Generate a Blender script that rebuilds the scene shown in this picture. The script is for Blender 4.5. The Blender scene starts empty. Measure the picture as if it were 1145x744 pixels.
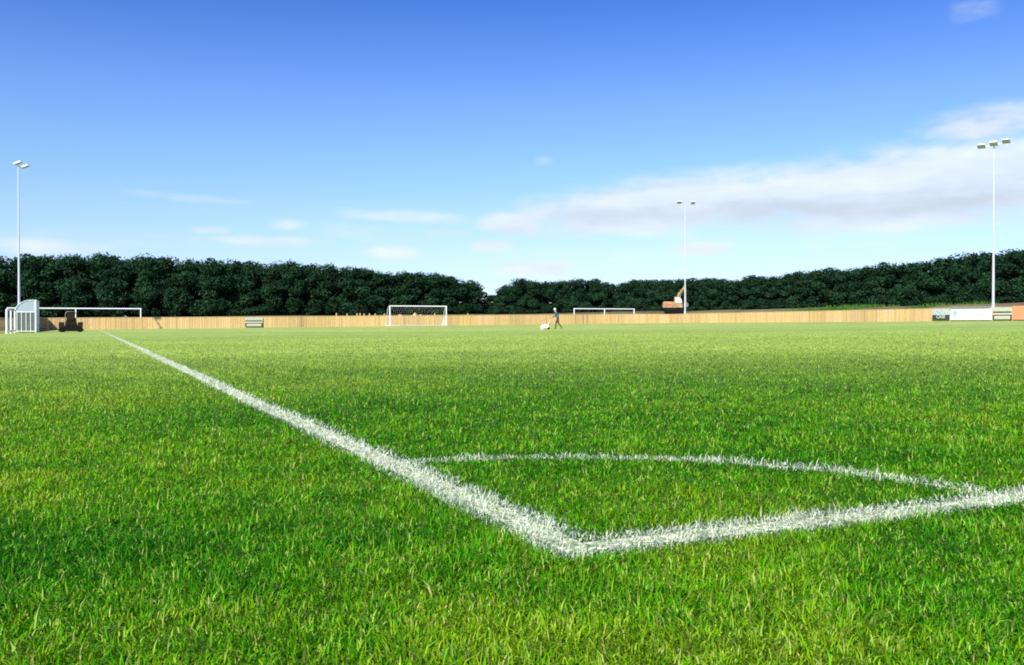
import bpy, bmesh, math, random
import numpy as np
from mathutils import Vector, Matrix

random.seed(7)
rng = np.random.default_rng(11)
SC = bpy.context.scene
COL = SC.collection
R = math.radians

# ------------------------------------------------------------------ lay of the land
F = 1045.0                                  # focal length in photo pixels (1145 wide)
CORNER = np.array([0.066, 1.300])            # outside corner of the pitch
TD = np.array([-0.4498, 1.0]); TD /= np.linalg.norm(TD)   # along the touch line
GD = np.array([TD[1], -TD[0]])              # along the goal line
YAW = math.atan2(GD[1], GD[0])              # rotation that turns local +x into GD, +y into TD

def P(u, v):
    p = CORNER + u * GD + v * TD
    return float(p[0]), float(p[1])

def UV(x, y):
    dx = np.asarray(x) - CORNER[0]; dy = np.asarray(y) - CORNER[1]
    return dx * GD[0] + dy * GD[1], dx * TD[0] + dy * TD[1]

def v_at_px(px, u):
    r = (px - 572) / F
    # x = r*y on the line u
    x0, y0 = P(u, 0)
    return (r * y0 - x0) / (TD[0] - r * TD[1])

def u_on(px, v):
    r = (px - 572) / F; x0, y0 = P(0, v)
    return (r * y0 - x0) / (GD[0] - r * GD[1])

def sst(a, b, x):
    t = np.clip((np.asarray(x, float) - a) / (b - a), 0, 1)
    return t * t * (3 - 2 * t)

_tab = np.random.default_rng(5).random((256, 256))
def vnoise(x, y):
    x = np.asarray(x, float); y = np.asarray(y, float)
    xi = np.floor(x).astype(int); yi = np.floor(y).astype(int)
    fx = x - xi; fy = y - yi
    fx = fx * fx * (3 - 2 * fx); fy = fy * fy * (3 - 2 * fy)
    a = _tab[xi % 256, yi % 256]; b = _tab[(xi + 1) % 256, yi % 256]
    c = _tab[xi % 256, (yi + 1) % 256]; d = _tab[(xi + 1) % 256, (yi + 1) % 256]
    return (a * (1 - fx) + b * fx) * (1 - fy) + (c * (1 - fx) + d * fx) * fy

def fbm(x, y, s, oct=3):
    v = 0; amp = 0.5; tot = 0
    for k in range(oct):
        v = v + amp * vnoise(np.asarray(x) / s + 17.3 * k, np.asarray(y) / s + 9.1 * k)
        tot += amp; amp *= 0.5; s *= 0.5
    return v / tot

def Z(x, y):
    x = np.asarray(x, float); y = np.asarray(y, float)
    u, v = UV(x, y)
    z = 0.0104 * np.clip(x, -160, 160)
    # shallow dip in the middle of the pitch
    z = z - 0.30 * sst(18, 68, v) * (1 - sst(74, 106, v)) * sst(2, 22, u) * (1 - sst(48, 68, u))
    # rough ground rises behind the far and right hand fences
    out = np.maximum(u - 79.0, v - 121.0)
    z = z + (1.65 + .35 * sst(76, 84, u)) * sst(0, 20, out) * sst(8, 30, v)
    z = z + 0.25 * (fbm(x, y, 9.0, 2) - 0.5) * sst(2, 12, out)
    z = z + .75 * np.exp(-((x - 27.0) / 6.0) ** 2 - ((y - 155.0) / 5.0) ** 2)
    # small unevenness of the turf
    z = z + 0.022 * (fbm(x + 3.1, y, 1.6, 2) - 0.5) * (1 - sst(20, 60, np.hypot(x, y)))
    return z

def Zf(x, y):
    return float(Z(x, y))

def macro(x, y):
    """0 = lush dark turf, 1 = dry yellow turf"""
    m = 0.5 + 0.75 * (fbm(x, y, 0.9, 4) - 0.5) + 0.6 * (fbm(x + 40, y + 11, 3.3, 3) - 0.5) + 0.75 * (fbm(x + 7, y + 3, .17, 3) - .5)
    d = np.hypot(x, y)
    def spot(px, py, rx, ry, a):
        return a * np.exp(-((x - px) / rx) ** 2 - ((y - py) / ry) ** 2)
    m = m + spot(0.22, 0.95, 0.20, 0.09, 0.36) + spot(-0.28, 1.06, 0.24, 0.10, 0.16)
    m = m + spot(0.02, 0.97, 0.2, 0.08, 0.04)
    m = m - spot(-0.55, 1.42, 0.5, 0.25, 0.30) - spot(0.1, 1.95, 0.35, 0.35, 0.12)
    m = m - spot(-0.35, 1.85, 0.4, 0.3, 0.10)
    m = m + 0.26 * sst(7, 22, d)
    m = m - spot(1.2, 4.2, 1.4, 1.0, 0.10) + spot(-1.6, 4.4, 1.2, 0.9, 0.12) + spot(2.2, 3.0, .8, .5, .12)
    return np.clip(m, 0, 1)

# ------------------------------------------------------------------ helpers
def setp(o, label=None, cat=None, group=None, kind=None):
    if label: o['label'] = label
    if cat: o['category'] = cat
    if group: o['group'] = group
    if kind: o['kind'] = kind
    return o

def empty(name, loc, rz=0.0, label=None, cat=None, group=None):
    o = bpy.data.objects.new(name, None); COL.objects.link(o)
    o.location = loc; o.rotation_euler = (0, 0, rz)
    o.empty_display_size = 0.3
    return setp(o, label, cat, group)

class MB:
    def __init__(s):
        s.v = []; s.f = []; s.m = []; s.c = []; s.col = (1, 1, 1); s.mat = 0
    def add(s, vs, fs):
        b = len(s.v); s.v += [tuple(p) for p in vs]
        s.c += [s.col] * len(vs)
        for f in fs:
            s.f.append(tuple(b + i for i in f)); s.m.append(s.mat)
        return s
    def box(s, c, d, rz=0.0, M=None, taper=1.0):
        hx, hy, hz = d[0] / 2, d[1] / 2, d[2] / 2
        vs = []
        for z, k in ((-hz, 1.0), (hz, taper)):
            for x, y in ((-hx, -hy), (hx, -hy), (hx, hy), (-hx, hy)):
                vs.append(Vector((x * k, y * k, z)))
        Rm = Matrix.Rotation(rz, 3, 'Z') if M is None else M
        vs = [Rm @ v + Vector(c) for v in vs]
        return s.add(vs, [(0, 3, 2, 1), (4, 5, 6, 7), (0, 1, 5, 4), (1, 2, 6, 5), (2, 3, 7, 6), (3, 0, 4, 7)])
    def tube(s, pts, rad, n=8, cap=True):
        pts = [Vector(p) for p in pts]
        if not hasattr(rad, '__len__'): rad = [rad] * len(pts)
        rings = []
        prev = None
        for i, p in enumerate(pts):
            if i == 0: d = pts[1] - p
            elif i == len(pts) - 1: d = p - pts[i - 1]
            else: d = (pts[i + 1] - p).normalized() + (p - pts[i - 1]).normalized()
            d.normalize()
            if prev is None:
                a = d.cross(Vector((0, 0, 1)))
                if a.length < 1e-3: a = d.cross(Vector((1, 0, 0)))
            else:
                a = prev - d * prev.dot(d)
            a.normalize(); prev = a; b = d.cross(a)
            rings.append([p + (a * math.cos(2 * math.pi * k / n) + b * math.sin(2 * math.pi * k / n)) * rad[i] for k in range(n)])
        vs = [q for r in rings for q in r]
        fs = []
        for i in range(len(pts) - 1):
            for k in range(n):
                fs.append((i * n + k, i * n + (k + 1) % n, (i + 1) * n + (k + 1) % n, (i + 1) * n + k))
        if cap:
            fs.append(tuple(range(n - 1, -1, -1))); fs.append(tuple((len(pts) - 1) * n + k for k in range(n)))
        return s.add(vs, fs)
    def wheel(s, c, r, w, axis=(1, 0, 0), n=20, bevel=0.25):
        a = Vector(axis).normalized(); c = Vector(c)
        return s.tube([c - a * w / 2, c - a * w * (0.5 - bevel), c + a * w * (0.5 - bevel), c + a * w / 2], [r * .86, r, r, r * .86], n)
    def prism(s, prof, y0, y1, axis='y'):
        n = len(prof)
        if axis == 'y': vs = [(x, y0, z) for x, z in prof] + [(x, y1, z) for x, z in prof]
        else: vs = [(y0, x, z) for x, z in prof] + [(y1, x, z) for x, z in prof]
        fs = [tuple(range(n)), tuple(range(2 * n - 1, n - 1, -1))]
        for i in range(n): fs.append((i, n + i, n + (i + 1) % n, (i + 1) % n))
        return s.add(vs, fs)
    def mesh(s, name, mats, smooth=False, bevel=0):
        me = bpy.data.meshes.new(name)
        me.from_pydata(s.v, [], s.f)
        if not isinstance(mats, (list, tuple)): mats = [mats]
        for m in mats: me.materials.append(m)
        if len(mats) > 1: me.polygons.foreach_set('material_index', s.m)
        a = me.color_attributes.new('tint', 'FLOAT_COLOR', 'POINT')
        a.data.foreach_set('color', [k for c in s.c for k in (*c, 1.0)])
        bm = bmesh.new(); bm.from_mesh(me)
        bmesh.ops.recalc_face_normals(bm, faces=bm.faces)
        if bevel:
            es = [e for e in bm.edges if len(e.link_faces) == 2 and e.calc_face_angle(0) > 0.6]
            bmesh.ops.bevel(bm, geom=es, offset=bevel, segments=2, profile=0.5, affect='EDGES', clamp_overlap=True)
        bm.to_mesh(me); bm.free()
        if smooth:
            me.polygons.foreach_set('use_smooth', [True] * len(me.polygons))
            try: me.set_sharp_from_angle(angle=R(40))
            except Exception: pass
        me.update()
        return me
    def build(s, name, mats, parent=None, smooth=False, bevel=0):
        o = bpy.data.objects.new(name, s.mesh(name, mats, smooth, bevel)); COL.objects.link(o)
        if parent: o.parent = parent
        return o

def copy_tree(o, parent=None):
    c = o.copy(); COL.objects.link(c)
    if parent: c.parent = parent
    for ch in list(o.children): copy_tree(ch, c)
    return c

# ------------------------------------------------------------------ materials
def new_mat(name):
    m = bpy.data.materials.new(name); m.use_nodes = True
    nt = m.node_tree
    return m, nt, nt.nodes['Principled BSDF'], nt.nodes['Material Output']

def plain(name, col, rough=0.6, var=0.12, scale=6.0, metal=0.0, bump=0.0, tint=False, spec=0.4):
    m, nt, b, out = new_mat(name)
    b.inputs['Roughness'].default_value = rough
    b.inputs['Metallic'].default_value = metal
    b.inputs['Specular IOR Level'].default_value = spec
    tc = nt.nodes.new('ShaderNodeTexCoord')
    no = nt.nodes.new('ShaderNodeTexNoise'); no.inputs['Scale'].default_value = scale; no.inputs['Detail'].default_value = 5
    nt.links.new(tc.outputs['Object'], no.inputs['Vector'])
    mp = nt.nodes.new('ShaderNodeMapRange')
    mp.inputs['From Min'].default_value = 0.3; mp.inputs['From Max'].default_value = 0.7
    mp.inputs['To Min'].default_value = 1 - var; mp.inputs['To Max'].default_value = 1 + var
    nt.links.new(no.outputs['Fac'], mp.inputs['Value'])
    mx = nt.nodes.new('ShaderNodeVectorMath'); mx.operation = 'SCALE'
    mx.inputs[0].default_value = col
    nt.links.new(mp.outputs['Result'], mx.inputs['Scale'])
    last = mx.outputs['Vector']
    if tint:
        at = nt.nodes.new('ShaderNodeAttribute'); at.attribute_name = 'tint'
        mu = nt.nodes.new('ShaderNodeVectorMath'); mu.operation = 'MULTIPLY'
        nt.links.new(last, mu.inputs[0]); nt.links.new(at.outputs['Color'], mu.inputs[1]); last = mu.outputs['Vector']
    nt.links.new(last, b.inputs['Base Color'])
    if bump:
        bp = nt.nodes.new('ShaderNodeBump'); bp.inputs['Strength'].default_value = bump; bp.inputs['Distance'].default_value = 0.02
        nt.links.new(no.outputs['Fac'], bp.inputs['Height']); nt.links.new(bp.outputs['Normal'], b.inputs['Normal'])
    return m

M = {}
M['white'] = plain('white_paint', (.80, .81, .80), .4, .05)
M['pole'] = plain('galvanised_steel', (.56, .60, .65), .42, .08, metal=.25)
M['lampcase'] = plain('lamp_casing', (.78, .80, .80), .4, .06)
M['lampglass'] = plain('lamp_glass', (.55, .58, .57), .12, .05)
M['net'] = plain('net_cord', (.75, .77, .77), .8, .05)
M['black'] = plain('black_rubber', (.008, .0075, .007), .75, .2, spec=.08)
M['darkgreen'] = plain('dark_machine_paint', (.010, .013, .006), .6, .25, spec=.08)
M['brownseat'] = plain('worn_seat', (.026, .018, .009), .7, .2, spec=.08)
M['orange'] = plain('digger_paint', (.33, .22, .10), .6, .3, 2.0)
M['digred'] = plain('digger_red', (.55, .12, .05), .5, .15)
M['steel'] = plain('dull_steel', (.20, .19, .17), .5, .25, metal=.4)
M['bluegreen'] = plain('jacket_cloth', (.045, .105, .165), .9, .2, 12)
M['trouser'] = plain('trouser_cloth', (.040, .030, .020), .9, .2, 12)
M['skin'] = plain('skin', (.50, .31, .22), .55, .06, 10)
M['hair'] = plain('pale_hair', (.62, .60, .56), .8, .1, 20)
M['boot'] = plain('boot_leather', (.03, .025, .02), .6, .2)
M['boardwhite'] = plain('board_white', (.66, .67, .655), .45, .03)
M['boardpale'] = plain('board_pale', (.42, .47, .42), .45, .10)
M['boarddark'] = plain('board_dark', (.035, .042, .035), .5, .2)
M['boardblue'] = plain('board_blue', (.20, .33, .66), .5, .15)
M['boardcream'] = plain('board_cream', (.55, .50, .34), .5, .1)
M['salmon'] = plain('board_salmon', (.75, .27, .13), .5, .05)
M['greenrail'] = plain('green_rail', (.03, .10, .06), .5, .15)
M['soil'] = plain('pale_soil', (.42, .33, .20), .95, .25, 5, bump=.6)
M['bark'] = plain('bark', (.055, .045, .034), .95, .3, 8, bump=.6)
M['greypanel'] = plain('grey_panel', (.11, .13, .12), .6, .15)
M['whitemark'] = plain('marker_shell', (.80, .82, .78), .4, .04)

def wood_mat():
    m, nt, b, out = new_mat('timber_boards')
    b.inputs['Roughness'].default_value = .8; b.inputs['Specular IOR Level'].default_value = .2
    tc = nt.nodes.new('ShaderNodeTexCoord')
    mp = nt.nodes.new('ShaderNodeMapping'); mp.inputs['Scale'].default_value = (14, 14, 1.6)
    no = nt.nodes.new('ShaderNodeTexNoise'); no.inputs['Scale'].default_value = 2.0; no.inputs['Detail'].default_value = 6
    nt.links.new(tc.outputs['Object'], mp.inputs['Vector']); nt.links.new(mp.outputs['Vector'], no.inputs['Vector'])
    cr = nt.nodes.new('ShaderNodeValToRGB')
    cr.color_ramp.elements[0].position = .3; cr.color_ramp.elements[0].color = (.47, .315, .140, 1)
    cr.color_ramp.elements[1].position = .7; cr.color_ramp.elements[1].color = (.62, .445, .225, 1)
    nt.links.new(no.outputs['Fac'], cr.inputs['Fac'])
    at = nt.nodes.new('ShaderNodeAttribute'); at.attribute_name = 'tint'
    mu = nt.nodes.new('ShaderNodeVectorMath'); mu.operation = 'MULTIPLY'
    nt.links.new(cr.outputs['Color'], mu.inputs[0]); nt.links.new(at.outputs['Color'], mu.inputs[1])
    nt.links.new(mu.outputs['Vector'], b.inputs['Base Color'])
    return m
M['wood'] = wood_mat()

def grass_mat(name, trans=.35, rough=.55, spec=.07):
    m, nt, b, out = new_mat(name)
    at = nt.nodes.new('ShaderNodeAttribute'); at.attribute_name = 'tint'
    b.inputs['Roughness'].default_value = rough
    b.inputs['Specular IOR Level'].default_value = spec
    nt.links.new(at.outputs['Color'], b.inputs['Base Color'])
    tr = nt.nodes.new('ShaderNodeBsdfTranslucent')
    nt.links.new(at.outputs['Color'], tr.inputs['Color'])
    mx = nt.nodes.new('ShaderNodeMixShader'); mx.inputs['Fac'].default_value = trans
    nt.links.new(b.outputs['BSDF'], mx.inputs[1]); nt.links.new(tr.outputs['BSDF'], mx.inputs[2])
    nt.links.new(mx.outputs['Shader'], out.inputs['Surface'])
    return m
M['grass'] = grass_mat('grass_blades')
M['leaf'] = grass_mat('tree_leaves', .10, .7, .08)
M['paintgrass'] = grass_mat('painted_blades', .2)

def ground_mat():
    m, nt, b, out = new_mat('turf_and_rough')
    b.inputs['Roughness'].default_value = .95; b.inputs['Specular IOR Level'].default_value = .1
    at = nt.nodes.new('ShaderNodeAttribute'); at.attribute_name = 'tint'
    geo = nt.nodes.new('ShaderNodeNewGeometry')
    prev = at.outputs['Color']
    for sc, lo, hi in ((60.0, .72, 1.28), (7.0, .84, 1.16), (1.1, .9, 1.1)):
        no = nt.nodes.new('ShaderNodeTexNoise'); no.inputs['Scale'].default_value = sc; no.inputs['Detail'].default_value = 4
        nt.links.new(geo.outputs['Position'], no.inputs['Vector'])
        mp = nt.nodes.new('ShaderNodeMapRange'); mp.inputs['From Min'].default_value = .3; mp.inputs['From Max'].default_value = .7
        mp.inputs['To Min'].default_value = lo; mp.inputs['To Max'].default_value = hi
        nt.links.new(no.outputs['Fac'], mp.inputs['Value'])
        mu = nt.nodes.new('ShaderNodeVectorMath'); mu.operation = 'SCALE'
        nt.links.new(prev, mu.inputs[0]); nt.links.new(mp.outputs['Result'], mu.inputs['Scale'])
        prev = mu.outputs['Vector']
    nt.links.new(prev, b.inputs['Base Color'])
    return m
M['ground'] = ground_mat()

def line_mat():
    m, nt, b, out = new_mat('line_paint_on_turf')
    b.inputs['Roughness'].default_value = .9; b.inputs['Specular IOR Level'].default_value = .1
    at = nt.nodes.new('ShaderNodeAttribute'); at.attribute_name = 'tint'
    geo = nt.nodes.new('ShaderNodeNewGeometry')
    no = nt.nodes.new('ShaderNodeTexNoise'); no.inputs['Scale'].default_value = 90; no.inputs['Detail'].default_value = 4
    nt.links.new(geo.outputs['Position'], no.inputs['Vector'])
    cr = nt.nodes.new('ShaderNodeValToRGB')
    cr.color_ramp.elements[0].position = .40; cr.color_ramp.elements[0].color = (.10, .20, .05, 1)
    cr.color_ramp.elements[1].position = .58; cr.color_ramp.elements[1].color = (.66, .66, .50, 1)
    nt.links.new(no.outputs['Fac'], cr.inputs['Fac'])
    nt.links.new(cr.outputs['Color'], b.inputs['Base Color'])
    return m
M['line'] = line_mat()

def perspex_mat():
    m, nt, b, out = new_mat('clear_roof_sheet')
    b.inputs['Base Color'].default_value = (.46, .56, .62, 1)
    b.inputs['Roughness'].default_value = .25
    tr = nt.nodes.new('ShaderNodeBsdfTransparent'); tr.inputs['Color'].default_value = (.85, .92, .95, 1)
    no = nt.nodes.new('ShaderNodeTexNoise'); no.inputs['Scale'].default_value = 3
    mp = nt.nodes.new('ShaderNodeMapRange'); mp.inputs['To Min'].default_value = .25; mp.inputs['To Max'].default_value = .5
    nt.links.new(no.outputs['Fac'], mp.inputs['Value'])
    mx = nt.nodes.new('ShaderNodeMixShader'); nt.links.new(mp.outputs['Result'], mx.inputs['Fac'])
    nt.links.new(b.outputs['BSDF'], mx.inputs[1]); nt.links.new(tr.outputs['BSDF'], mx.inputs[2])
    nt.links.new(mx.outputs['Shader'], out.inputs['Surface'])
    return m
M['perspex'] = perspex_mat()

# ------------------------------------------------------------------ turf colours (linear albedo)
def turf_color(m, n):
    """m macro dryness (n,), n per-blade random"""
    lush = np.array([.013, .128, .002]); mid = np.array([.066, .290, .002])
    dry = np.array([.228, .375, .008]); straw = np.array([.40, .42, .12])
    m = m[:, None]
    c = np.where(m < .5, lush + (mid - lush) * (m / .5), mid + (dry - mid) * ((m - .5) / .5))
    k = np.clip(n - (.985 - .06 * m[:, 0]), 0, 1)[:, None] > 0
    return np.where(k, straw * .9, c)

# ------------------------------------------------------------------ ground sheet
def build_ground():
    ang = list(np.arange(-48, 48.01, .5)) + list(np.arange(52, 312, 5.0))
    ang = np.radians(np.array(ang)); na = len(ang)
    rad = [0.12]
    while rad[-1] < 4500: rad.append(rad[-1] * 1.032)
    rad = np.array(rad); nr = len(rad)
    A, Rr = np.meshgrid(ang, rad)
    X = (np.sin(A) * Rr).ravel(); Y = (np.cos(A) * Rr).ravel()
    X = np.append(X, 0.0); Y = np.append(Y, 0.0)
    z = Z(X, Y)
    verts = np.stack([X, Y, z], 1)
    faces = []
    for i in range(nr - 1):
        b = i * na
        for k in range(na):
            k2 = (k + 1) % na
            faces.append((b + k, b + k2, b + na + k2, b + na + k))
    c = nr * na
    for k in range(na): faces.append((c, (k + 1) % na, k))
    me = bpy.data.meshes.new('ground')
    me.from_pydata(verts.tolist(), [], faces)
    mcr = macro(X, Y)
    u, v = UV(X, Y)
    d = np.hypot(X, Y)
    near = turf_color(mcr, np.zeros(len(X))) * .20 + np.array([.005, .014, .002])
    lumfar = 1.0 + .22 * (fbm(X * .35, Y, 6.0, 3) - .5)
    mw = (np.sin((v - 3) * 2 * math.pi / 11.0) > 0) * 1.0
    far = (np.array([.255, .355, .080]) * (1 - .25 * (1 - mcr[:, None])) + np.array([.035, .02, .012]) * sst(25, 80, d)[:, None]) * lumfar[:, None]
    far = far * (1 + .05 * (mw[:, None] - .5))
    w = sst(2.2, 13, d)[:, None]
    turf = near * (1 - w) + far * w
    n2 = fbm(X, Y, 4.0, 3)
    rough_a = np.array([.060, .062, .022]); rough_b = np.array([.14, .110, .055]); weed = np.array([.045, .11, .015])
    k = sst(.40, .62, n2)[:, None]
    rs = sst(74, 82, u)[:, None]
    rough_b = rough_b * (1 - rs) + np.array([.16, .14, .07]) * rs; rough_a = rough_a * (1 - rs) + np.array([.10, .088, .042]) * rs
    rough = rough_b * (1 - k) + rough_a * k
    wv = sst(92, 95, v) * (1 - sst(107, 111, v)) + sst(78, 81, v) * (1 - sst(86, 88, v))
    kw = (sst(.46, .58, fbm(X + 60, Y + 31, 5.0, 2)) * sst(70, 80, u) * wv)[:, None]
    rough = rough * (1 - kw) + weed * kw
    out = sst(1.0, 3.5, np.maximum(np.maximum(u - 73.5, v - 112.5), -u - 5.5))[:, None]
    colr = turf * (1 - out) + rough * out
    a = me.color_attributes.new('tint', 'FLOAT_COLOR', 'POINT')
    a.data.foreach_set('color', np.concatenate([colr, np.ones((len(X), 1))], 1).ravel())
    me.materials.append(M['ground'])
    me.polygons.foreach_set('use_smooth', [True] * len(me.polygons)); me.update()
    o = bpy.data.objects.new('ground', me); COL.objects.link(o)
    setp(o, 'green mown football pitch turf running to rough ground', 'ground', kind='structure')
build_ground()

# ------------------------------------------------------------------ grass blades and painted lines
LW = 0.108
def line_masks(x, y):
    """signed 'inside-ness' (0..1) for touch line, goal line, arc"""
    u, v = UV(x, y)
    wob = .010 * (fbm(x, y, .12, 2) - .5)
    e = .020
    touch = sst(-e, e, u + wob) * (1 - sst(LW - e, LW + e, u + wob)) * sst(-e, e, v)
    goal = sst(-e, e, v + wob) * (1 - sst(LW - e, LW + e, v + wob)) * sst(-e, e, u) * (1 - sst(74, 74.1, u))
    r = np.hypot(u, v)
    arc = sst(.925, .952, r + wob) * (1 - sst(1.0, 1.028, r + wob)) * (u > 0) * (v > 0)
    return touch, goal, arc * .78

def build_blades():
    xs = []; ys = []; sc = []
    def ring(d0, d1, n0, expo, dref, margin):
        # polar sampling with density n0*(dref/d)^expo
        nb = 40
        edges = np.exp(np.linspace(math.log(d0), math.log(d1), nb + 1))
        for a, b in zip(edges[:-1], edges[1:]):
            mid = math.sqrt(a * b); wd = .60 * mid + margin
            dens = n0 * min(1.0, (dref / mid) ** expo)
            n = int(dens * (b - a) * 2 * wd)
            y = rng.uniform(a, b, n); x = rng.uniform(-wd, wd, n)
            xs.append(x); ys.append(y)
    ring(.55, 46.0, 112000, 1.93, 1.22, .42)
    x = np.concatenate(xs); y = np.concatenate(ys); d = np.hypot(x, y)
    u, v = UV(x, y)
    keep = (u > -5.7) & (u < 73.6) & (v < 112.6)
    keep &= rng.random(len(x)) < np.clip(.78 + .9 * (fbm(x, y, .05, 2) - .4), 0.35, 1)
    x, y, d = x[keep], y[keep], d[keep]
    n = len(x)
    mc = macro(x, y)
    s = np.maximum(1.0, (d / 1.6)) ** .72           # broader tufts where fewer blades stand
    hh = np.maximum(.008, rng.normal(.0148, .0044, n)) * (1 + 1.0 * (fbm(x, y, .10, 2) - .5)) * np.minimum(s, 2.2) ** .22 * (1 - .92 * sst(9, 42, d))
    tall = rng.random(n) < .02
    hh = np.where(tall, hh * 1.45, hh)
    ww = rng.uniform(.0011, .0022, n) * s
    az = rng.uniform(0, 2 * math.pi, n)
    clump = 2 * math.pi * fbm(x + 5, y + 8, .07, 1) * 2
    az = np.where(rng.random(n) < .45, clump + rng.normal(0, .5, n), az)
    lean = np.abs(rng.normal(1.0, .52, n)) + .1
    lean = np.minimum(lean, 1.75)
    dx, dy = np.cos(az), np.sin(az)
    fa = az + math.pi / 2 + rng.normal(0, .5, n)
    sx, sy = np.cos(fa) * ww * .5, np.sin(fa) * ww * .5
    z0 = Z(x, y) - .002
    l1 = lean * .55
    mx = x + dx * np.sin(l1) * hh * .55; my = y + dy * np.sin(l1) * hh * .55; mz = z0 + np.cos(l1) * hh * .55
    l2 = lean * 1.6
    tx = mx + dx * np.sin(l2) * hh * .5; ty = my + dy * np.sin(l2) * hh * .5; tz = mz + np.cos(l2) * hh * .5
    V = np.empty((n, 5, 3))
    V[:, 0] = np.stack([x - sx, y - sy, z0], 1); V[:, 1] = np.stack([x + sx, y + sy, z0], 1)
    V[:, 2] = np.stack([mx + sx * .85, my + sy * .85, mz], 1); V[:, 3] = np.stack([mx - sx * .85, my - sy * .85, mz], 1)
    V[:, 4] = np.stack([tx, ty, tz], 1)
    rnd = rng.random(n)
    bm_ = np.clip(mc + rng.normal(0, .22, n), 0, 1)
    col = turf_color(bm_, rnd)
    col = col * rng.uniform(.50, 1.42, n)[:, None]
    pale = rng.random(n) < .085  # random blades lightened: glossy highlights put into their colour
    col[pale] = col[pale] * .4 + np.array([.29, .42, .070]) * rng.uniform(.7, 1.2, n)[pale][:, None]
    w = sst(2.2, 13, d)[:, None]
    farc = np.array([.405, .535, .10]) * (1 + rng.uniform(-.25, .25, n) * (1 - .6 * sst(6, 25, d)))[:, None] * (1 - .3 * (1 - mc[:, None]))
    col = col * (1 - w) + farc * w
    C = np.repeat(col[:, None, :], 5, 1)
    t, g, a = line_masks(x, y)
    which = np.zeros(n, int)
    r = rng.random(n) * .96
    which = np.where(a > r, 3, which); which = np.where(g > r, 2, which); which = np.where(t > r, 1, which)
    pw = which > 0
    paint = np.array([.67, .74, .58]) * rng.uniform(.72, 1.0, n)[:, None]
    worn = (rng.random(n) < .20)[:, None]
    paint = np.where(worn, col * .6 + .25, paint)
    C[pw, 4] = paint[pw]; C[pw, 2] = paint[pw] * .97; C[pw, 3] = paint[pw] * .97
    C[pw, 0] = paint[pw] * .80 + col[pw] * .2; C[pw, 1] = C[pw, 0]
    mk = np.maximum(np.maximum(t, g), a)[pw]
    sh = (.92 - .12 * sst(.7, 1, mk))[:, None]
    V[pw, 2:4, 2] = V[pw, 0:2, 2] + (V[pw, 2:4, 2] - V[pw, 0:2, 2]) * sh
    V[pw, 4, 2] = V[pw, 0, 2] + (V[pw, 4, 2] - V[pw, 0, 2]) * sh[:, 0]
    cov = (.50 + .50 * mk)[:, None, None]
    C[pw] = np.repeat(col[pw][:, None, :], 5, 1) * (1 - cov) + C[pw] * cov
    return V, C, which

def blade_mesh(name, V, C, mat, extra=None):
    n = len(V)
    me = bpy.data.meshes.new(name)
    nv = n * 5; ev = 0; ef = 0
    if extra is not None: ev = len(extra[0]); ef = len(extra[1])
    me.vertices.add(nv + ev)
    co = V.reshape(-1, 3)
    cc = C.reshape(-1, 3)
    base = np.arange(n)[:, None] * 5
    loops = (base + np.array([0, 1, 2, 3, 3, 2, 4])).ravel()
    starts = (np.arange(n)[:, None] * 7 + np.array([0, 4])).ravel()
    if extra is not None:
        co = np.concatenate([co, extra[0]]); cc = np.concatenate([cc, np.ones((ev, 3))])
        loops = np.concatenate([loops, (np.array(extra[1]) + nv).ravel()])
        starts = np.concatenate([starts, n * 7 + np.arange(ef) * 4])
    me.vertices.foreach_set('co', co.astype(np.float32).ravel())
    me.loops.add(len(loops)); me.loops.foreach_set('vertex_index', loops.astype(np.int32))
    me.polygons.add(len(starts)); me.polygons.foreach_set('loop_start', starts.astype(np.int32))
    mats = mat if isinstance(mat, list) else [mat]
    for m_ in mats: me.materials.append(m_)
    if extra is not None:
        mi = np.zeros(len(starts), np.int32); mi[n * 2:] = 1
        me.polygons.foreach_set('material_index', mi)
    me.update(calc_edges=True)
    a = me.color_attributes.new('tint', 'FLOAT_COLOR', 'POINT')
    a.data.foreach_set('color', np.concatenate([cc, np.ones((len(cc), 1))], 1).astype(np.float32).ravel())
    o = bpy.data.objects.new(name, me); COL.objects.link(o)
    return o

def ribbon(kind):
    L = []
    if kind == 'arc':
        for k in range(41):
            a = math.pi / 2 * k / 40
            L.append(((.972 * math.cos(a), .972 * math.sin(a)), (.978 * math.cos(a), .978 * math.sin(a))))
    else:
        s = [LW - .029 if kind == 'goal' else 0.03]
        end = 73.9 if kind == 'goal' else 109.0
        while s[-1] < end: s.append(min(end, s[-1] + max(.08, s[-1] * .02)))
        for k in s:
            q = .030 - .026 * min(1, max(0, k - s[0]) / 7.0)
            L.append(((k, q), (k, LW - q)) if kind == 'goal' else ((q, k), (LW - q, k)))
    vs = []
    for a, b in L:
        for q in (a, b):
            x, y = P(*q); vs.append((x, y, Zf(x, y) + .0002 + .010 * min(1, max(0, y - 2) / 25)))
    fs = [(2 * i, 2 * i + 1, 2 * i + 3, 2 * i + 2) for i in range(len(L) - 1)]
    return np.array(vs), fs

V, C, which = build_blades()
print('blades', len(V))
o = blade_mesh('grass', V[which == 0], C[which == 0], M['grass'])
setp(o, 'short mown green grass with yellow dry patches covering the pitch', 'grass', kind='stuff')
for i, nm, kd in ((1, 'touch_line', 'touch'), (2, 'goal_line', 'goal'), (3, 'corner_arc', 'arc')):
    o = blade_mesh(nm, V[which == i], C[which == i], [M['paintgrass'], M['line']], ribbon(kd))
    setp(o, {1: 'white painted touch line running away to the far left corner', 2: 'white painted goal line running off to the right',
             3: 'thin curved white corner arc joining the two lines'}[i], 'pitch line', kind='structure')
del V, C

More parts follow.
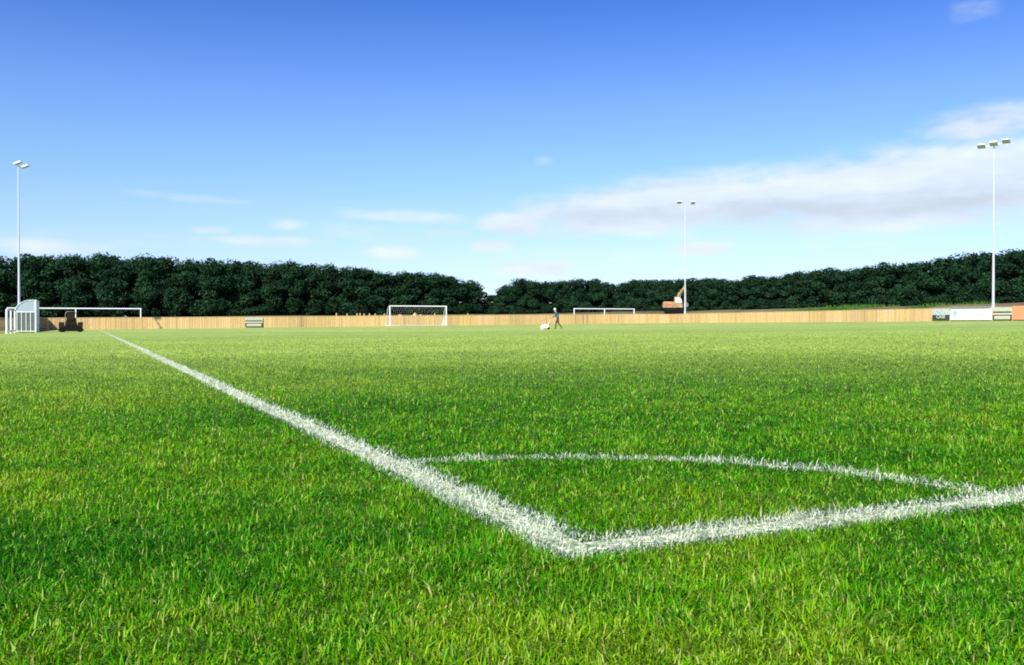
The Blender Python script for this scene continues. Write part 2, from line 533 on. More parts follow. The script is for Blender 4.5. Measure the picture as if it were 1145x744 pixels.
# ------------------------------------------------------------------ fences
def fence(u0, v0, u1, v1, H, label, face, seed, tone=1.0):
    """closeboard fence from pitch point to pitch point; face = sign of side the boards face"""
    rr = random.Random(seed)
    x0, y0 = P(u0, v0); x1, y1 = P(u1, v1)
    L = math.hypot(x1 - x0, y1 - y0); a = math.atan2(y1 - y0, x1 - x0)
    root = empty('timber_fence', (x0, y0, Zf(x0, y0)), a, label, 'fence')
    zb = Zf(x0, y0)
    ca, sa = math.cos(a), math.sin(a)
    def zl(s): return Zf(x0 + ca * s, y0 + sa * s) - zb
    b = MB(); s = 0.0; bay = -1; bt = 1; nb = 0
    while s < L - .05:
        w = .135
        if int(s / 2.4) != bay:
            bay = int(s / 2.4); bt = rr.uniform(.86, 1.1); by = rr.uniform(.9, 1.05)
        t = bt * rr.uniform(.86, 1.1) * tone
        if rr.random() < .03: t *= .72
        b.col = (t, t * rr.uniform(.97, 1.02), t * by * rr.uniform(.9, 1.03))
        h = H + .04 + rr.uniform(-.012, .012)
        nb += 1
        b.box((s + w / 2, face * (.014 if nb % 2 else 0), zl(s + w / 2) + h / 2 - .02), (w + (.012 if nb % 2 else 0), .013, h))
        s += w
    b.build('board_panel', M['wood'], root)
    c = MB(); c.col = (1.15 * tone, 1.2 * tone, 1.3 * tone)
    n = int(L / 2.4)
    for i in range(n + 1):
        s0 = i * 2.4; s1 = min(L, s0 + 2.396)
        if s1 - s0 < .2: continue
        za, zc = zl(s0), zl(s1); m_ = (za + zc) / 2
        c.add([(s0, -.035, za + H + .036), (s1, -.035, zc + H + .036), (s1, .035, zc + H + .036), (s0, .035, za + H + .036),
               (s0, -.035, za + H + .066), (s1, -.035, zc + H + .066), (s1, .035, zc + H + .066), (s0, .035, za + H + .066)],
              [(0, 3, 2, 1), (4, 5, 6, 7), (0, 1, 5, 4), (1, 2, 6, 5), (2, 3, 7, 6), (3, 0, 4, 7)])
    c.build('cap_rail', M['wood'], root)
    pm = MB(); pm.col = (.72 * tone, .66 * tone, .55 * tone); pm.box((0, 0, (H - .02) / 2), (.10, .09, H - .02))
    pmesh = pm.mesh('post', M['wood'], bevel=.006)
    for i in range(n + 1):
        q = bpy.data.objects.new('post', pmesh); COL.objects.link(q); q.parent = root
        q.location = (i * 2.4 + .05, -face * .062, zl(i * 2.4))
    return root

FV = 113.0; FUL = -5.0; FUR = 74.0
fence(FUL + .05, FV, FUR, FV, 1.27, 'long pale new timber boarded fence along the far end of the pitch', -1, 1)
fence(FUR, FV - .1, FUR, 22.0, 1.20, 'pale timber boarded fence along the right side behind the white board', -1, 2)
fence(FUL, FV - .1, FUL, 68.2, 1.22, 'shaded timber boarded fence between the dugout and the far left corner', 1, 3, .66)  # same timber, tone lowered: its shade is painted into the board colour
fence(FUL - 1.5, 68.0, FUL - 1.5, 44.0, 1.26, 'shaded timber boarded fence behind the white railing at the left edge', 1, 4, .6)  # lower tone again puts the shade of this side into the wood colour

# ------------------------------------------------------------------ goals
def far_goal():
    x, y = P(u_on(467.5, 109.0), 109.0)
    g = empty('football_goal', (x, y, Zf(x, y)), YAW, 'white netted goal standing on the far goal line in front of the fence', 'goal')
    W, H, r = 7.32, 2.44, .065
    for s in (-1, 1):
        MB().tube([(s * W / 2, 0, -.05), (s * W / 2, 0, H + r)], r, 10).build('post', M['white'], g, True)
    MB().tube([(-W / 2 + r, 0, H), (W / 2 - r, 0, H)], r, 10).build('crossbar', M['white'], g, True)
    for s in (-1, 1):
        MB().tube([(s * W / 2, .07, H - .02), (s * W / 2 + .05 * s, .55, H - .1), (s * (W / 2 + .05), 1.9, .05)], .032, 8).build('back_stay', M['white'], g, True)
        MB().tube([(s * (W / 2 + .05), .07, .05), (s * (W / 2 + .05), 1.88, .05)], .03, 8).build('side_bar', M['white'], g, True)
    MB().tube([(-W / 2, 1.93, .05), (W / 2, 1.93, .05)], .035, 8).build('ground_bar', M['white'], g, True)
    n = MB(); st = .24
    def yb(z): return .55 + (H - .1 - z) / (H - .15) * 1.35
    k = int(W / st)
    for i in range(k + 1):
        xx = -W / 2 + W * i / k
        n.tube([(xx, .07, H - .02), (xx, .55, H - .12), (xx, 1.88, .09)], .0022, 3, False)
    for j in range(11):
        z = .1 + (H - .2) * j / 10
        n.tube([(-W / 2, yb(z), z), (W / 2, yb(z), z)], .0022, 3, False)
        for s in (-1, 1): n.tube([(s * W / 2, .07, z), (s * W / 2, yb(z), z)], .0022, 3, False)
    for s in (-1, 1):
        for q in range(1, 8):
            yy = q * .24; zt = H - .1 if yy < .55 else H - .1 - (yy - .55) / 1.35 * (H - .15)
            n.tube([(s * W / 2, yy, .05), (s * W / 2, yy, zt)], .0022, 3, False)
    # net gathered at the foot of the near right post
    for q in range(26):
        n.tube([(W / 2 - .02 - random.random() * .5, .1 + random.random() * .3, .05 + random.random() * .1),
                (W / 2 - .05 - random.random() * .35, .1 + random.random() * .2, .5 + random.random() * .8)], .006, 3, False)
    n.build('net', M['net'], g)
far_goal()

def triple_goal(u0, u1, v, H, label):
    um = (u0 + u1) / 2
    x, y = P(um, v); zb = Zf(x, y)
    g = empty('goal_frame', (x, y, zb), YAW, label, 'goal frame')
    W = u1 - u0; r = .07
    for s in (-.5, 0, .5):
        MB().tube([(s * W, 0, -.3), (s * W, 0, H)], r, 10).build('post', M['white'], g, True)
    MB().tube([(-W / 2 - r, 0, H), (W / 2 + r, 0, H)], r + .004, 10).build('crossbar', M['white'], g, True)
triple_goal(u_on(8, 119.0), u_on(157, 119.0), 119.0, 2.46, 'wide white goal frame with middle post beyond the fence at the left corner')
triple_goal(u_on(641.5, 119.0), u_on(708.5, 119.0), 119.0, 2.15, 'white goal frame with middle post beyond the far fence, right of the walking man')

# ------------------------------------------------------------------ floodlights
def floodlight(u, v, H, label, rot, tilt, nl=3):
    x, y = P(u, v)
    g = empty('floodlight_pole', (x, y, Zf(x, y)), rot, label, 'floodlight', 'tall floodlight poles around the pitch')
    MB().tube([(0, 0, 0), (0, 0, 1.6), (0, 0, 1.62), (0, 0, H * .5), (0, 0, H)], [.16, .15, .12, .085, .058], 14).build('pole', M['pole'], g, True)
    MB().box((0, .0, .012), (.5, .5, .024)).build('base_plate', M['steel'], g)
    W = 2.3
    ba = MB(); ba.box((0, 0, H), (W, .09, .09), M=Matrix.Rotation(tilt, 3, 'Y'))
    ba.build('cross_arm', M['pole'], g)
    for i in range(nl):
        px = (-.5 + i / (nl - 1)) * (W - .25); pz = H - math.sin(tilt) * px
        Mx = Matrix.Rotation(R(-22), 3, 'X')
        h = MB()
        h.box(Vector((px, -.28, pz + .10)), (.70, .72, .15), M=Mx, taper=.8)
        h.tube([(px, 0, pz), (px, -.10, pz + .13)], .03, 6)
        lamp = h.build('lamp_head', M['lampcase'], g, bevel=.015)
        q = MB(); q.box(Vector((px, -.28, pz + .10)) + Mx @ Vector((0, 0, -.082)), (.58, .60, .012), M=Mx)
        q.build('lens', M['lampglass'], lamp)
    return g
floodlight(-7.0, v_at_px(21, -7.0), 16.0, 'tall white floodlight pole at far left beside the dugout', R(100), 0, 2)
floodlight(FUR + 1.8, v_at_px(1110, FUR + 1.8), 16.3, 'tall floodlight pole with three lamps behind the white board', YAW + R(-60), R(-7), 3)
floodlight(FUR + 1.2, v_at_px(765.5, FUR + 1.2), 16.7, 'thin distant floodlight pole in front of the orange digger', YAW + R(-10), 0, 2)

# ------------------------------------------------------------------ advertising boards on the right fence
def text_mesh(name, body, size, mat, parent, loc, rot=(math.pi / 2, 0, 0), ext=.004, bold=0.0):
    cu = bpy.data.curves.new(name, 'FONT'); cu.body = body; cu.size = size; cu.extrude = ext; cu.offset = bold
    cu.align_x = 'CENTER'; cu.align_y = 'CENTER'
    o = bpy.data.objects.new(name, cu); COL.objects.link(o)
    dg = bpy.context.evaluated_depsgraph_get()
    me = bpy.data.meshes.new_from_object(o.evaluated_get(dg)); me.name = name
    bpy.data.objects.remove(o); bpy.data.curves.remove(cu)
    me.materials.clear(); me.materials.append(mat)
    q = bpy.data.objects.new(name, me); COL.objects.link(q); q.parent = parent
    q.location = loc; q.rotation_euler = rot
    return q

BU = FUR - .10
def board(pxa, pxb, name, label, zc, h, t=.03):
    va, vb = v_at_px(pxa, BU), v_at_px(pxb, BU)     # left edge is farther
    vm = (va + vb) / 2; L = abs(va - vb)
    x, y = P(BU, vm)
    g = empty(name, (x, y, Zf(x, y)), YAW - math.pi / 2, label, 'board')   # local +x runs back along the line, local -y faces pitch
    return g, L
# board A: pale upper half with blue marks over a dark lower half with light lettering
g, L = board(1042, 1061, 'advertising_board', 'small half pale half dark advertising board left of the large white board', 0, 1.1)
b = MB(); b.box((0, 0, .90), (L, .03, .56)); b.build('upper_panel', M['boardpale'], g)
b = MB(); b.box((0, 0, .37), (L, .03, .49)); b.build('lower_panel', M['boarddark'], g)
text_mesh('lettering', 'CASE', .44, M['boardpale'], g, (0, -.018, .43), bold=.012)
for k in range(9): MB().box((-L * .3 + L * .07 * k + random.uniform(-.02, .02), -.017, .88 + random.uniform(-.12, .12)), (L * .05, .006, random.uniform(.06, .16))).build('printed_mark', M['boardblue'], g)
# board B: the large white board
g, L = board(1062, 1108.5, 'advertising_board', 'large plain white advertising board with a faint blue emblem', 0, 1.2)
b = MB(); b.box((0, 0, .68), (L, .035, 1.16)); b.build('board_sheet', M['boardwhite'], g)
b = MB(); b.box((0, 0, 1.30), (L * .98, .30, .03)); b.build('top_shelf', M['boardpale'], g)
b = MB()
for k in range(24):
    a = k * 2.4; r_ = .035 * k ** .5 * 1.6
    b.box((-L / 2 + L * .12 + math.cos(a) * r_, -.020, .72 + math.sin(a) * r_), (.07, .006, .08), M=Matrix.Rotation(a, 3, 'Y'))
b.build('emblem', M['boardblue'], g)
for px_, w, z in ((-.14, .10, .72), (-.10, .06, .72), (.03, .08, .68), (.06, .10, .72), (.09, .05, .78), (.14, .10, .72)):
    MB().box((L * px_, -.020, z), (w * 1.4, .006, .06)).build('printed_mark', M['boardblue'], g)
# board C: striped
def striped(g, L):
    b = MB(); b.box((0, 0, .64), (L, .03, 1.10)); b.build('board_sheet', M['boardcream'], g)
    b = MB(); b.box((0, -.018, 1.02), (L * .86, .008, .26)); b.build('white_header', M['boardpale'], g)
    b = MB(); b.box((0, -.018, .78), (L * .96, .008, .13)); b.build('dark_stripe', M['boarddark'], g)
    b = MB()
    b.box((0, -.018, .505), (L * .99, .008, .10))
    b.box((-L * .455, -.018, .30), (L * .08, .008, .30)); b.box((L * .455, -.018, .30), (L * .08, .008, .30))
    b.box((0, -.018, .12), (L * .99, .008, .06))
    b.build('dark_frame', M['boarddark'], g)
    b = MB(); b.box((0, -.018, .30), (L * .7, .008, .16)); b.build('pale_lettering_strip', M['boardpale'], g)
g, L = board(1109.5, 1131, 'advertising_board', 'cream advertising board with dark stripes beside the salmon board', 0, 1.1)
striped(g, L)
g, L = board(1132, 1200, 'advertising_board', 'plain salmon orange advertising board at the right edge', 0, 1.1)
b = MB(); b.box((0, 0, .70), (L, .035, 1.22)); b.build('board_sheet', M['salmon'], g)
for s in (-1, 1): MB().box((s * (L / 2 - .03), -.0205, .70), (.05, .006, 1.2)).build('edge_trim', M['salmon'], g)
# the lone striped board on the far fence
ratio = (283.5 - 572) / F
x0, y0 = P(0, FV - .12)
us = (ratio * y0 - x0) / (GD[0] - ratio * GD[1])
x, y = P(us, FV - .12)
g = empty('advertising_board', (x, y, Zf(x, y) + .03), YAW, 'small white topped advertising board with dark frame on the far fence', 'board')
striped(g, 2.05)

# ------------------------------------------------------------------ dugout, railing
def dugout():
    x, y = P(-4.35, 64.3)
    g = empty('dugout', (x, y, Zf(x, y)), YAW, 'white curved roof team dugout against the left fence', 'dugout')
    D, H, Lg = 1.15, 2.02, 3.4     # local x: back(-) to front(+), y: along the line
    prof = []
    for k in range(11):
        a = math.pi / 2 * k / 10
        prof.append((-D / 2 + .95 * (1 - math.cos(a)), 1.25 + (H - 1.25) * math.sin(a)))
    prof.append((D / 2, H))
    n = MB()
    pts = [(-D / 2, .05)] + prof
    for yy in (0, Lg / 2, Lg):
        n2 = MB(); n2.tube([(px, yy, pz) for px, pz in pts], .038, 8)
        n2.build('hoop', M['white'], g, True)
        MB().tube([(D / 2, yy, 0), (D / 2, yy, H)], .045, 8).build('front_post', M['white'], g, True)
    # roof and back sheet (with thickness)
    outer = [(px, pz + .03) for px, pz in prof]; inner = [(px, pz + .02) for px, pz in reversed(prof)]
    MB().prism(outer + inner, -.05, Lg + .05).build('roof_sheet', M['perspex'], g, True)
    MB().box((-D / 2 - .03, Lg / 2, .68), (.02, Lg, 1.2)).build('back_sheet', M['perspex'], g)
    ends = [(-D / 2 + .05, 1.3)] + [(a * .96, b - .05) for a, b in prof[1:]] + [(D / 2 - .06, 1.3)]
    for yy in (0.0, Lg):
        MB().prism(ends, yy - .006, yy + .006).build('end_window', M['perspex'], g)
        b = MB(); b.box((0, yy, .66), (D - .1, .02, 1.16)); b.build('end_panel', M['greypanel'], g)
        b = MB()
        for k in range(5): b.tube([(-D / 2 + .12 + k * .25, yy - .03, .05), (-D / 2 + .12 + k * .25, yy - .03, 1.28)], .022, 6)
        b.tube([(-D / 2, yy - .03, .08), (D / 2, yy - .03, .08)], .03, 6); b.tube([(-D / 2, yy - .03, 1.28), (D / 2, yy - .03, 1.28)], .03, 6)
        b.build('end_bars', M['white'], g, True)
    MB().box((-.25, Lg / 2, .45), (.36, Lg - .2, .05)).build('bench', M['greenrail'], g)
    MB().tube([(D / 2, -.05, H), (D / 2, Lg + .05, H)], .04, 8).build('front_rail', M['white'], g, True)
dugout()

def railing():
    x, y = P(-4.65, 55.8)
    g = empty('white_railing', (x, y, Zf(x, y)), YAW, 'low white metal railing at the left edge before the dugout', 'railing')
    for k in range(3):
        yy = k * 2.9 - 1.5
        MB().tube([(0, yy, -.02), (0, yy, 1.28)], .05, 8).build('post', M['white'], g, True)
    MB().tube([(0, -1.5, 1.28), (0, 4.3, 1.28)], .035, 8).build('top_rail', M['white'], g, True)
    MB().tube([(0, -1.5, .14), (0, 4.3, .14)], .05, 8).build('bottom_rail', M['white'], g, True)
railing()

def mesh_fence():
    x, y = P(-10.8, 62.0)
    g = empty('green_mesh_fence', (x, y, Zf(x, y)), YAW + math.pi / 2, 'thin green rail fence standing behind the left timber fence', 'fence')
    L = 22
    for k in range(8): MB().tube([(k * L / 7, 0, -.1), (k * L / 7, 0, 2.15)], .04, 6).build('post', M['greenrail'], g, True)
    MB().tube([(0, 0, 2.15), (L, 0, 2.15)], .05, 6).build('top_rail', M['greenrail'], g, True)
    b = MB()
    for k in range(int(L / .25)): b.tube([(k * .25, 0, .1), (k * .25, 0, 2.1)], .004, 3, False)
    for k in range(9): b.tube([(0, 0, .1 + k * .24), (L, 0, .1 + k * .24)], .004, 3, False)
    b.build('mesh_panel', M['greenrail'], g)
mesh_fence()

# ------------------------------------------------------------------ ride-on mower
def mower():
    y = 60.0; x = y * (79 - 572) / F
    g = empty('ride_on_mower', (x, y, Zf(x, y)), R(24), 'dark ride-on mower parked at the far end of the touch line', 'mower')
    # faces away: the seat back, rear wheels and rear hood are towards the camera
    b = MB(); b.box((0, .2, .48), (.72, 1.5, .30), taper=.9); b.build('chassis', M['darkgreen'], g, bevel=.04)
    b = MB(); b.prism([(-.32, .60), (.32, .60), (.26, .92), (-.26, .92)], .45, 1.15); b.build('hood', M['darkgreen'], g, bevel=.05)
    b = MB(); b.box((0, -.12, .70), (.50, .48, .14)); b.build('seat', M['brownseat'], g, bevel=.04)
    b = MB(); b.box((0, -.34, .98), (.50, .12, .50), taper=.86); b.build('seat_back', M['brownseat'], g, bevel=.05)
    MB().tube([(-.33, -.42, .55), (-.31, -.42, 1.18), (-.22, -.42, 1.30), (.22, -.42, 1.30), (.31, -.42, 1.18), (.33, -.42, .55)], .026, 8).build('roll_bar', M['steel'], g, True)
    for s in (-1, 1):
        w = MB(); w.wheel((s * .52, -.28, .30), .30, .28); t = w.build('rear_wheel', M['black'], g, True)
        MB().wheel((s * .64, -.28, .30), .15, .06).build('rim', M['steel'], t, True)
        w = MB(); w.wheel((s * .46, 1.0, .20), .20, .18); t = w.build('front_wheel', M['black'], g, True)
        MB().wheel((s * .54, 1.0, .20), .10, .05).build('rim', M['steel'], t, True)
        b = MB(); b.prism([(-.62, .30), (-.48, .58), (-.05, .64), (.25, .50), (.25, .46), (-.05, .60), (-.45, .54), (-.58, .30)], s * .40, s * .70, axis='x'); b.build('mudguard', M['darkgreen'], g)
    b = MB(); b.prism([(-.74, .07), (.74, .07), (.72, .20), (.55, .30), (-.55, .30), (-.72, .20)], .18, .82); b.build('cutting_deck', M['brownseat'], g, bevel=.02)
    b = MB(); b.box((0, -.58, .42), (.62, .10, .22)); b.build('rear_plate', M['darkgreen'], g, bevel=.02)
    MB().tube([(-.50, -.28, .30), (.50, -.28, .30)], .05, 8).build('axle', M['steel'], g)
    b = MB(); b.prism([(-.72, .06), (.72, .06), (.66, .34), (-.66, .34)], -.86, -.62); b.build('grass_box', M['black'], g, bevel=.03)
    MB().tube([(0, .52, .85), (0, .38, 1.02)], .02, 6).build('steering_column', M['steel'], g)
    n = MB(); n.tube([(.17 * math.cos(a * math.pi / 8), .37 + .06 * math.sin(a * math.pi / 8), 1.03 + .15 * math.sin(a * math.pi / 8)) for a in range(17)], .014, 6, False)
    n.build('steering_wheel', M['black'], g, True)
mower()

# ------------------------------------------------------------------ excavator beyond the fence
def digger():
    y = 155.0; x = y * (753.5 - 572) / F
    z = Zf(x, y)
    g = empty('excavator', (x, y, z), R(-6), 'orange excavator with raised arm working on the bank before the trees', 'digger')
    g.scale = (1.1, 1.1, 1.12)
    for s in (-1, 1):
        tr = MB(); tr.prism([(-1.5, .25), (-1.3, .05), (1.3, .05), (1.5, .25), (1.5, .5), (1.3, .68), (-1.3, .68), (-1.5, .5)], s * .75 - .22 + .0, s * .75 + .22)
        t = tr.build('track', M['black'], g, bevel=.03)
        w = MB()
        for k in (-1.15, -.4, .4, 1.15): w.wheel((k, s * .75 - s * .24, .36), .22, .06, (0, 1, 0), 14)
        w.build('rollers', M['steel'], t)
    MB().tube([(0, 0, .6), (0, 0, .85)], .55, 16).build('turntable', M['steel'], g)
    b = MB(); b.prism([(-1.75, .85), (1.2, .85), (1.2, 1.30), (.1, 1.45), (-.1, 1.75), (-1.6, 1.75), (-1.75, 1.5)], -.95, .95); b.build('engine_body', M['orange'], g, bevel=.05)
    b = MB(); b.prism([(-.05, 1.32), (1.15, 1.32), (1.05, 2.0), (.8, 2.45), (-.05, 2.45)], -.95, -.1); c = b.build('cab', M['orange'], g, bevel=.04)
    b = MB(); b.prism([(.06, 1.6), (1.02, 1.6), (.97, 1.98), (.74, 2.35), (.06, 2.35)], -.965, -.085); b.build('window', M['lampglass'], c)
    b = MB(); b.box((-.9, -.955, 1.3), (.9, .02, .25)); b.build('red_panel', M['digred'], g)
    # boom rises from body towards +x, stick hangs down
    b = MB(); b.tube([(.35, .35, 1.35), (.75, .35, 2.8), (1.55, .35, 3.9)], [.24, .26, .16], 4); bo = b.build('boom', M['orange'], g)
    MB().tube([(.75, .35 - .3, 1.5), (.98, .35 - .3, 2.9)], .07, 8).build('ram', M['steel'], bo)
    MB().tube([(.60, .05, 1.38), (.66, .05, 1.7)], .16, 6).build('red_ram_guard', M['digred'], bo)
    b = MB(); b.tube([(1.45, .35, 4.05), (1.62, .35, 3.6), (1.72, .35, 1.7)], [.13, .17, .11], 4); st = b.build('stick', M['orange'], g)
    b = MB(); b.prism([(1.55, 1.7), (1.95, 1.62), (2.15, 1.25), (1.95, .95), (1.45, 1.0), (1.40, 1.2)], .0, .7); b.build('bucket', M['steel'], g, bevel=.03)
digger()

# ------------------------------------------------------------------ man and line marker
def skin_body(verts, edges, radii, name, sub=2):
    me = bpy.data.meshes.new(name); me.from_pydata(verts, edges, []); me.update()
    o = bpy.data.objects.new(name, me); COL.objects.link(o)
    md = o.modifiers.new('skin', 'SKIN'); md.use_smooth_shade = True
    sv = me.skin_vertices[0].data
    for i, r in enumerate(radii):
        sv[i].radius = (r, r) if not hasattr(r, '__len__') else r
    sv[0].use_root = True
    s = o.modifiers.new('sub', 'SUBSURF'); s.levels = sub; s.render_levels = sub
    dg = bpy.context.evaluated_depsgraph_get()
    m2 = bpy.data.meshes.new_from_object(o.evaluated_get(dg)); m2.name = name
    bpy.data.objects.remove(o); bpy.data.meshes.remove(me)
    o = bpy.data.objects.new(name, m2); COL.objects.link(o)
    return o

def man():
    # local frame: walks towards -x, z up, y left/right
    vs = []; es = []; rs = []; idx = {}
    def vtx(n, p, r, par=None):
        idx[n] = len(vs); vs.append(p); rs.append(r)
        if par: es.append((idx[par], idx[n]))
    vtx('pelvis', (.02, 0, .93), (.175, .15))
    vtx('waist', (-.01, 0, 1.07), (.17, .145), 'pelvis')
    vtx('chest', (-.09, 0, 1.28), (.19, .16), 'waist')
    vtx('upchest', (-.14, 0, 1.41), (.15, .13), 'chest')
    vtx('neck', (-.185, 0, 1.50), .055, 'upchest')
    vtx('head0', (-.225, 0, 1.575), .075, 'neck')
    vtx('head1', (-.25, 0, 1.655), .098, 'head0')
    vtx('head2', (-.245, 0, 1.72), .082, 'head1')
    vtx('nose', (-.345, 0, 1.625), .018, 'head1')
    for s, nm in ((1, 'l'), (-1, 'r')):
        vtx('ear' + nm, (-.235, s * .098, 1.635), .018, 'head1')
        vtx('sh' + nm, (-.13, s * .19, 1.40), .075, 'upchest')
        vtx('el' + nm, (-.19 - .02 * s, s * .235, 1.13), .052, 'sh' + nm)
        vtx('wr' + nm, (-.43, s * .21, 1.035), .036, 'el' + nm)
        vtx('palm' + nm, (-.51, s * .205, 1.03), (.044, .026), 'wr' + nm)
        for k in range(4):
            f = (k - 1.5) * .021
            ln = (.034, .042, .040, .030)[k]
            vtx('f%d%sa' % (k, nm), (-.55, s * .205 + f, 1.035), .0095, 'palm' + nm)
            vtx('f%d%sb' % (k, nm), (-.55 - ln, s * .205 + f, 1.015), .009, 'f%d%sa' % (k, nm))
            vtx('f%d%sc' % (k, nm), (-.55 - ln * .7, s * .205 + f, .985), .008, 'f%d%sb' % (k, nm))
        vtx('t%sa' % nm, (-.50, s * .165, 1.02), .011, 'palm' + nm)
        vtx('t%sb' % nm, (-.545, s * .155, .995), .009, 't%sa' % nm)
    legs = {'l': ((-.0, .095, .86), (-.17, .10, .50), (-.17, .10, .10), (-.31, .105, .045)),
            'r': ((.03, -.095, .86), (.10, -.10, .49), (.37, -.10, .17), (.30, -.10, .045))}
    for nm, (h, k, a, t) in legs.items():
        vtx('hip' + nm, h, .098, 'pelvis'); vtx('knee' + nm, k, .064, 'hip' + nm)
        vtx('ank' + nm, a, .047, 'knee' + nm); vtx('toe' + nm, t, .044, 'ank' + nm)
    y = 79.0; x = y * (623 - 572) / F
    root = empty('person', (x, y, Zf(x, y) + .0), R(-14), 'walking man in a blue-grey jacket pushing a line marker', 'person')
    o = skin_body(vs, es, rs, 'body'); o.parent = root
    me = o.data; me.materials.clear()
    for m_ in ('skin', 'bluegreen', 'trouser', 'boot'): me.materials.append(M[m_])
    for p in me.polygons:
        c = p.center
        if c.z < .135 and not (c.x > .40): i = 3
        elif c.z < .95 and c.x > -.36: i = 2
        elif c.x < -.43 and c.z < 1.2: i = 0
        elif c.z > 1.475 + .2 * (c.x + .185): i = 0
        else: i = 1
        p.material_index = i; p.use_smooth = True
    h = MB()
    for k in range(7):
        pass
    bm = bmesh.new(); bmesh.ops.create_uvsphere(bm, u_segments=16, v_segments=10, radius=1.0)
    for v in list(bm.verts):
        v.co = Vector((v.co.x * .108 - .235, v.co.y * .104, v.co.z * .108 + 1.685))
    bmesh.ops.delete(bm, geom=[v for v in bm.verts if v.co.z < 1.64 + (-.235 - v.co.x) * .75], context='VERTS')
    me = bpy.data.meshes.new('hair'); bm.to_mesh(me); bm.free(); me.materials.append(M['hair'])
    ho = bpy.data.objects.new('hair', me); COL.objects.link(ho); ho.parent = root
    sd = ho.modifiers.new('s', 'SOLIDIFY'); sd.thickness = .012
    for s in (-1, 1):
        bm = bmesh.new(); bmesh.ops.create_uvsphere(bm, u_segments=8, v_segments=6, radius=.013)
        for v in bm.verts: v.co += Vector((-.336, s * .035, 1.652))
        me = bpy.data.meshes.new('eye'); bm.to_mesh(me); bm.free(); me.materials.append(M['black'])
        e = bpy.data.objects.new('eye', me); COL.objects.link(e); e.parent = root
    MB().box((-.338, 0, 1.583), (.014, .05, .010)).build('mouth', M['digred'], root)
    # line marker in front of him
    mx = x - .53 - .42; my = y
    g = empty('line_marker', (x - 1.02, y + .0, Zf(x - 1.02, y)), R(-4), 'white wheeled pitch line marker pushed by the man', 'line marker')
    g.scale = (.95, .95, .86)
    b = MB(); b.prism([(-.42, .16), (.20, .12), (.30, .22), (.26, .40), (.05, .50), (-.25, .44), (-.45, .28)], -.20, .20); b.build('tank', M['whitemark'], g, bevel=.04)
    for sx in (-.30, .26):
        for s in (-1, 1):
            MB().wheel((sx, s * .25, .11), .11, .06, (0, 1, 0), 16).build('wheel', M['black'] if sx > 0 else M['whitemark'], g, True)
    for s in (-1, 1):
        MB().tube([(.15, s * .16, .38), (.30, s * .19, .62), (.445, s * .20, 1.01)], .016, 8).build('handle_tube', M['white'], g, True)
    MB().tube([(.448, -.27, 1.012), (.448, .27, 1.012)], .017, 8).build('handle_bar', M['black'], g, True)
man()

# ------------------------------------------------------------------ bits showing over the far fence
pm = MB(); pm.col = (1.0, 1.0, 1.0)
pm.box((0, 0, .76), (.13, .13, 1.62)); pm.box((0, 0, 1.61), (.13, .13, .08), taper=.3)
pmesh = pm.mesh('wooden_post', M['wood'])
for px, dh in ((375, .04), (387, -.06), (398, .0), (402.5, .02), (407, -.05), (412.5, -.05), (418.5, -.06), (429, -.08), (486, -.08), (522, -.1)):
    u = u_on(px, 115.5); x, y = P(u, 115.5)
    o = bpy.data.objects.new('wooden_post', pmesh); COL.objects.link(o)
    o.location = (x, y, Zf(x, y) + dh + .05); o.rotation_euler = (random.uniform(-.04, .04), random.uniform(-.05, .05), YAW)
    setp(o, 'pale square wooden post standing just beyond the far fence', 'post', 'wooden posts beyond the far fence')
def heap(px, w, h, label):
    u = u_on(px, 117.0); x, y = P(u, 117.0)
    bm = bmesh.new(); bmesh.ops.create_icosphere(bm, subdivisions=4, radius=1.0)
    for v in bm.verts:
        n = .25 * (float(fbm(v.co.x * 2 + px, v.co.y * 2 + v.co.z * 3, .8, 3)) - .5)
        r = math.hypot(v.co.x, v.co.y)
        zz = max(v.co.z, -.1)
        v.co = Vector((v.co.x * w * (1 + n), v.co.y * w * (1 + n), (zz ** 1.0 if zz > 0 else zz) * h * (1 + n * 1.5)))
    me = bpy.data.meshes.new('soil_heap'); bm.to_mesh(me); bm.free(); me.materials.append(M['soil'])
    o = bpy.data.objects.new('soil_heap', me); COL.objects.link(o); o.location = (x, y, Zf(x, y))
    setp(o, label, 'heap')
heap(447, .5, 1.50, 'small pale soil heap showing over the fence, left one inside the goal')
heap(464, .6, 1.62, 'tallest pale soil heap showing over the fence inside the goal')
heap(469.5, .4, 1.48, 'narrow pale soil heap right of the tallest one inside the goal')

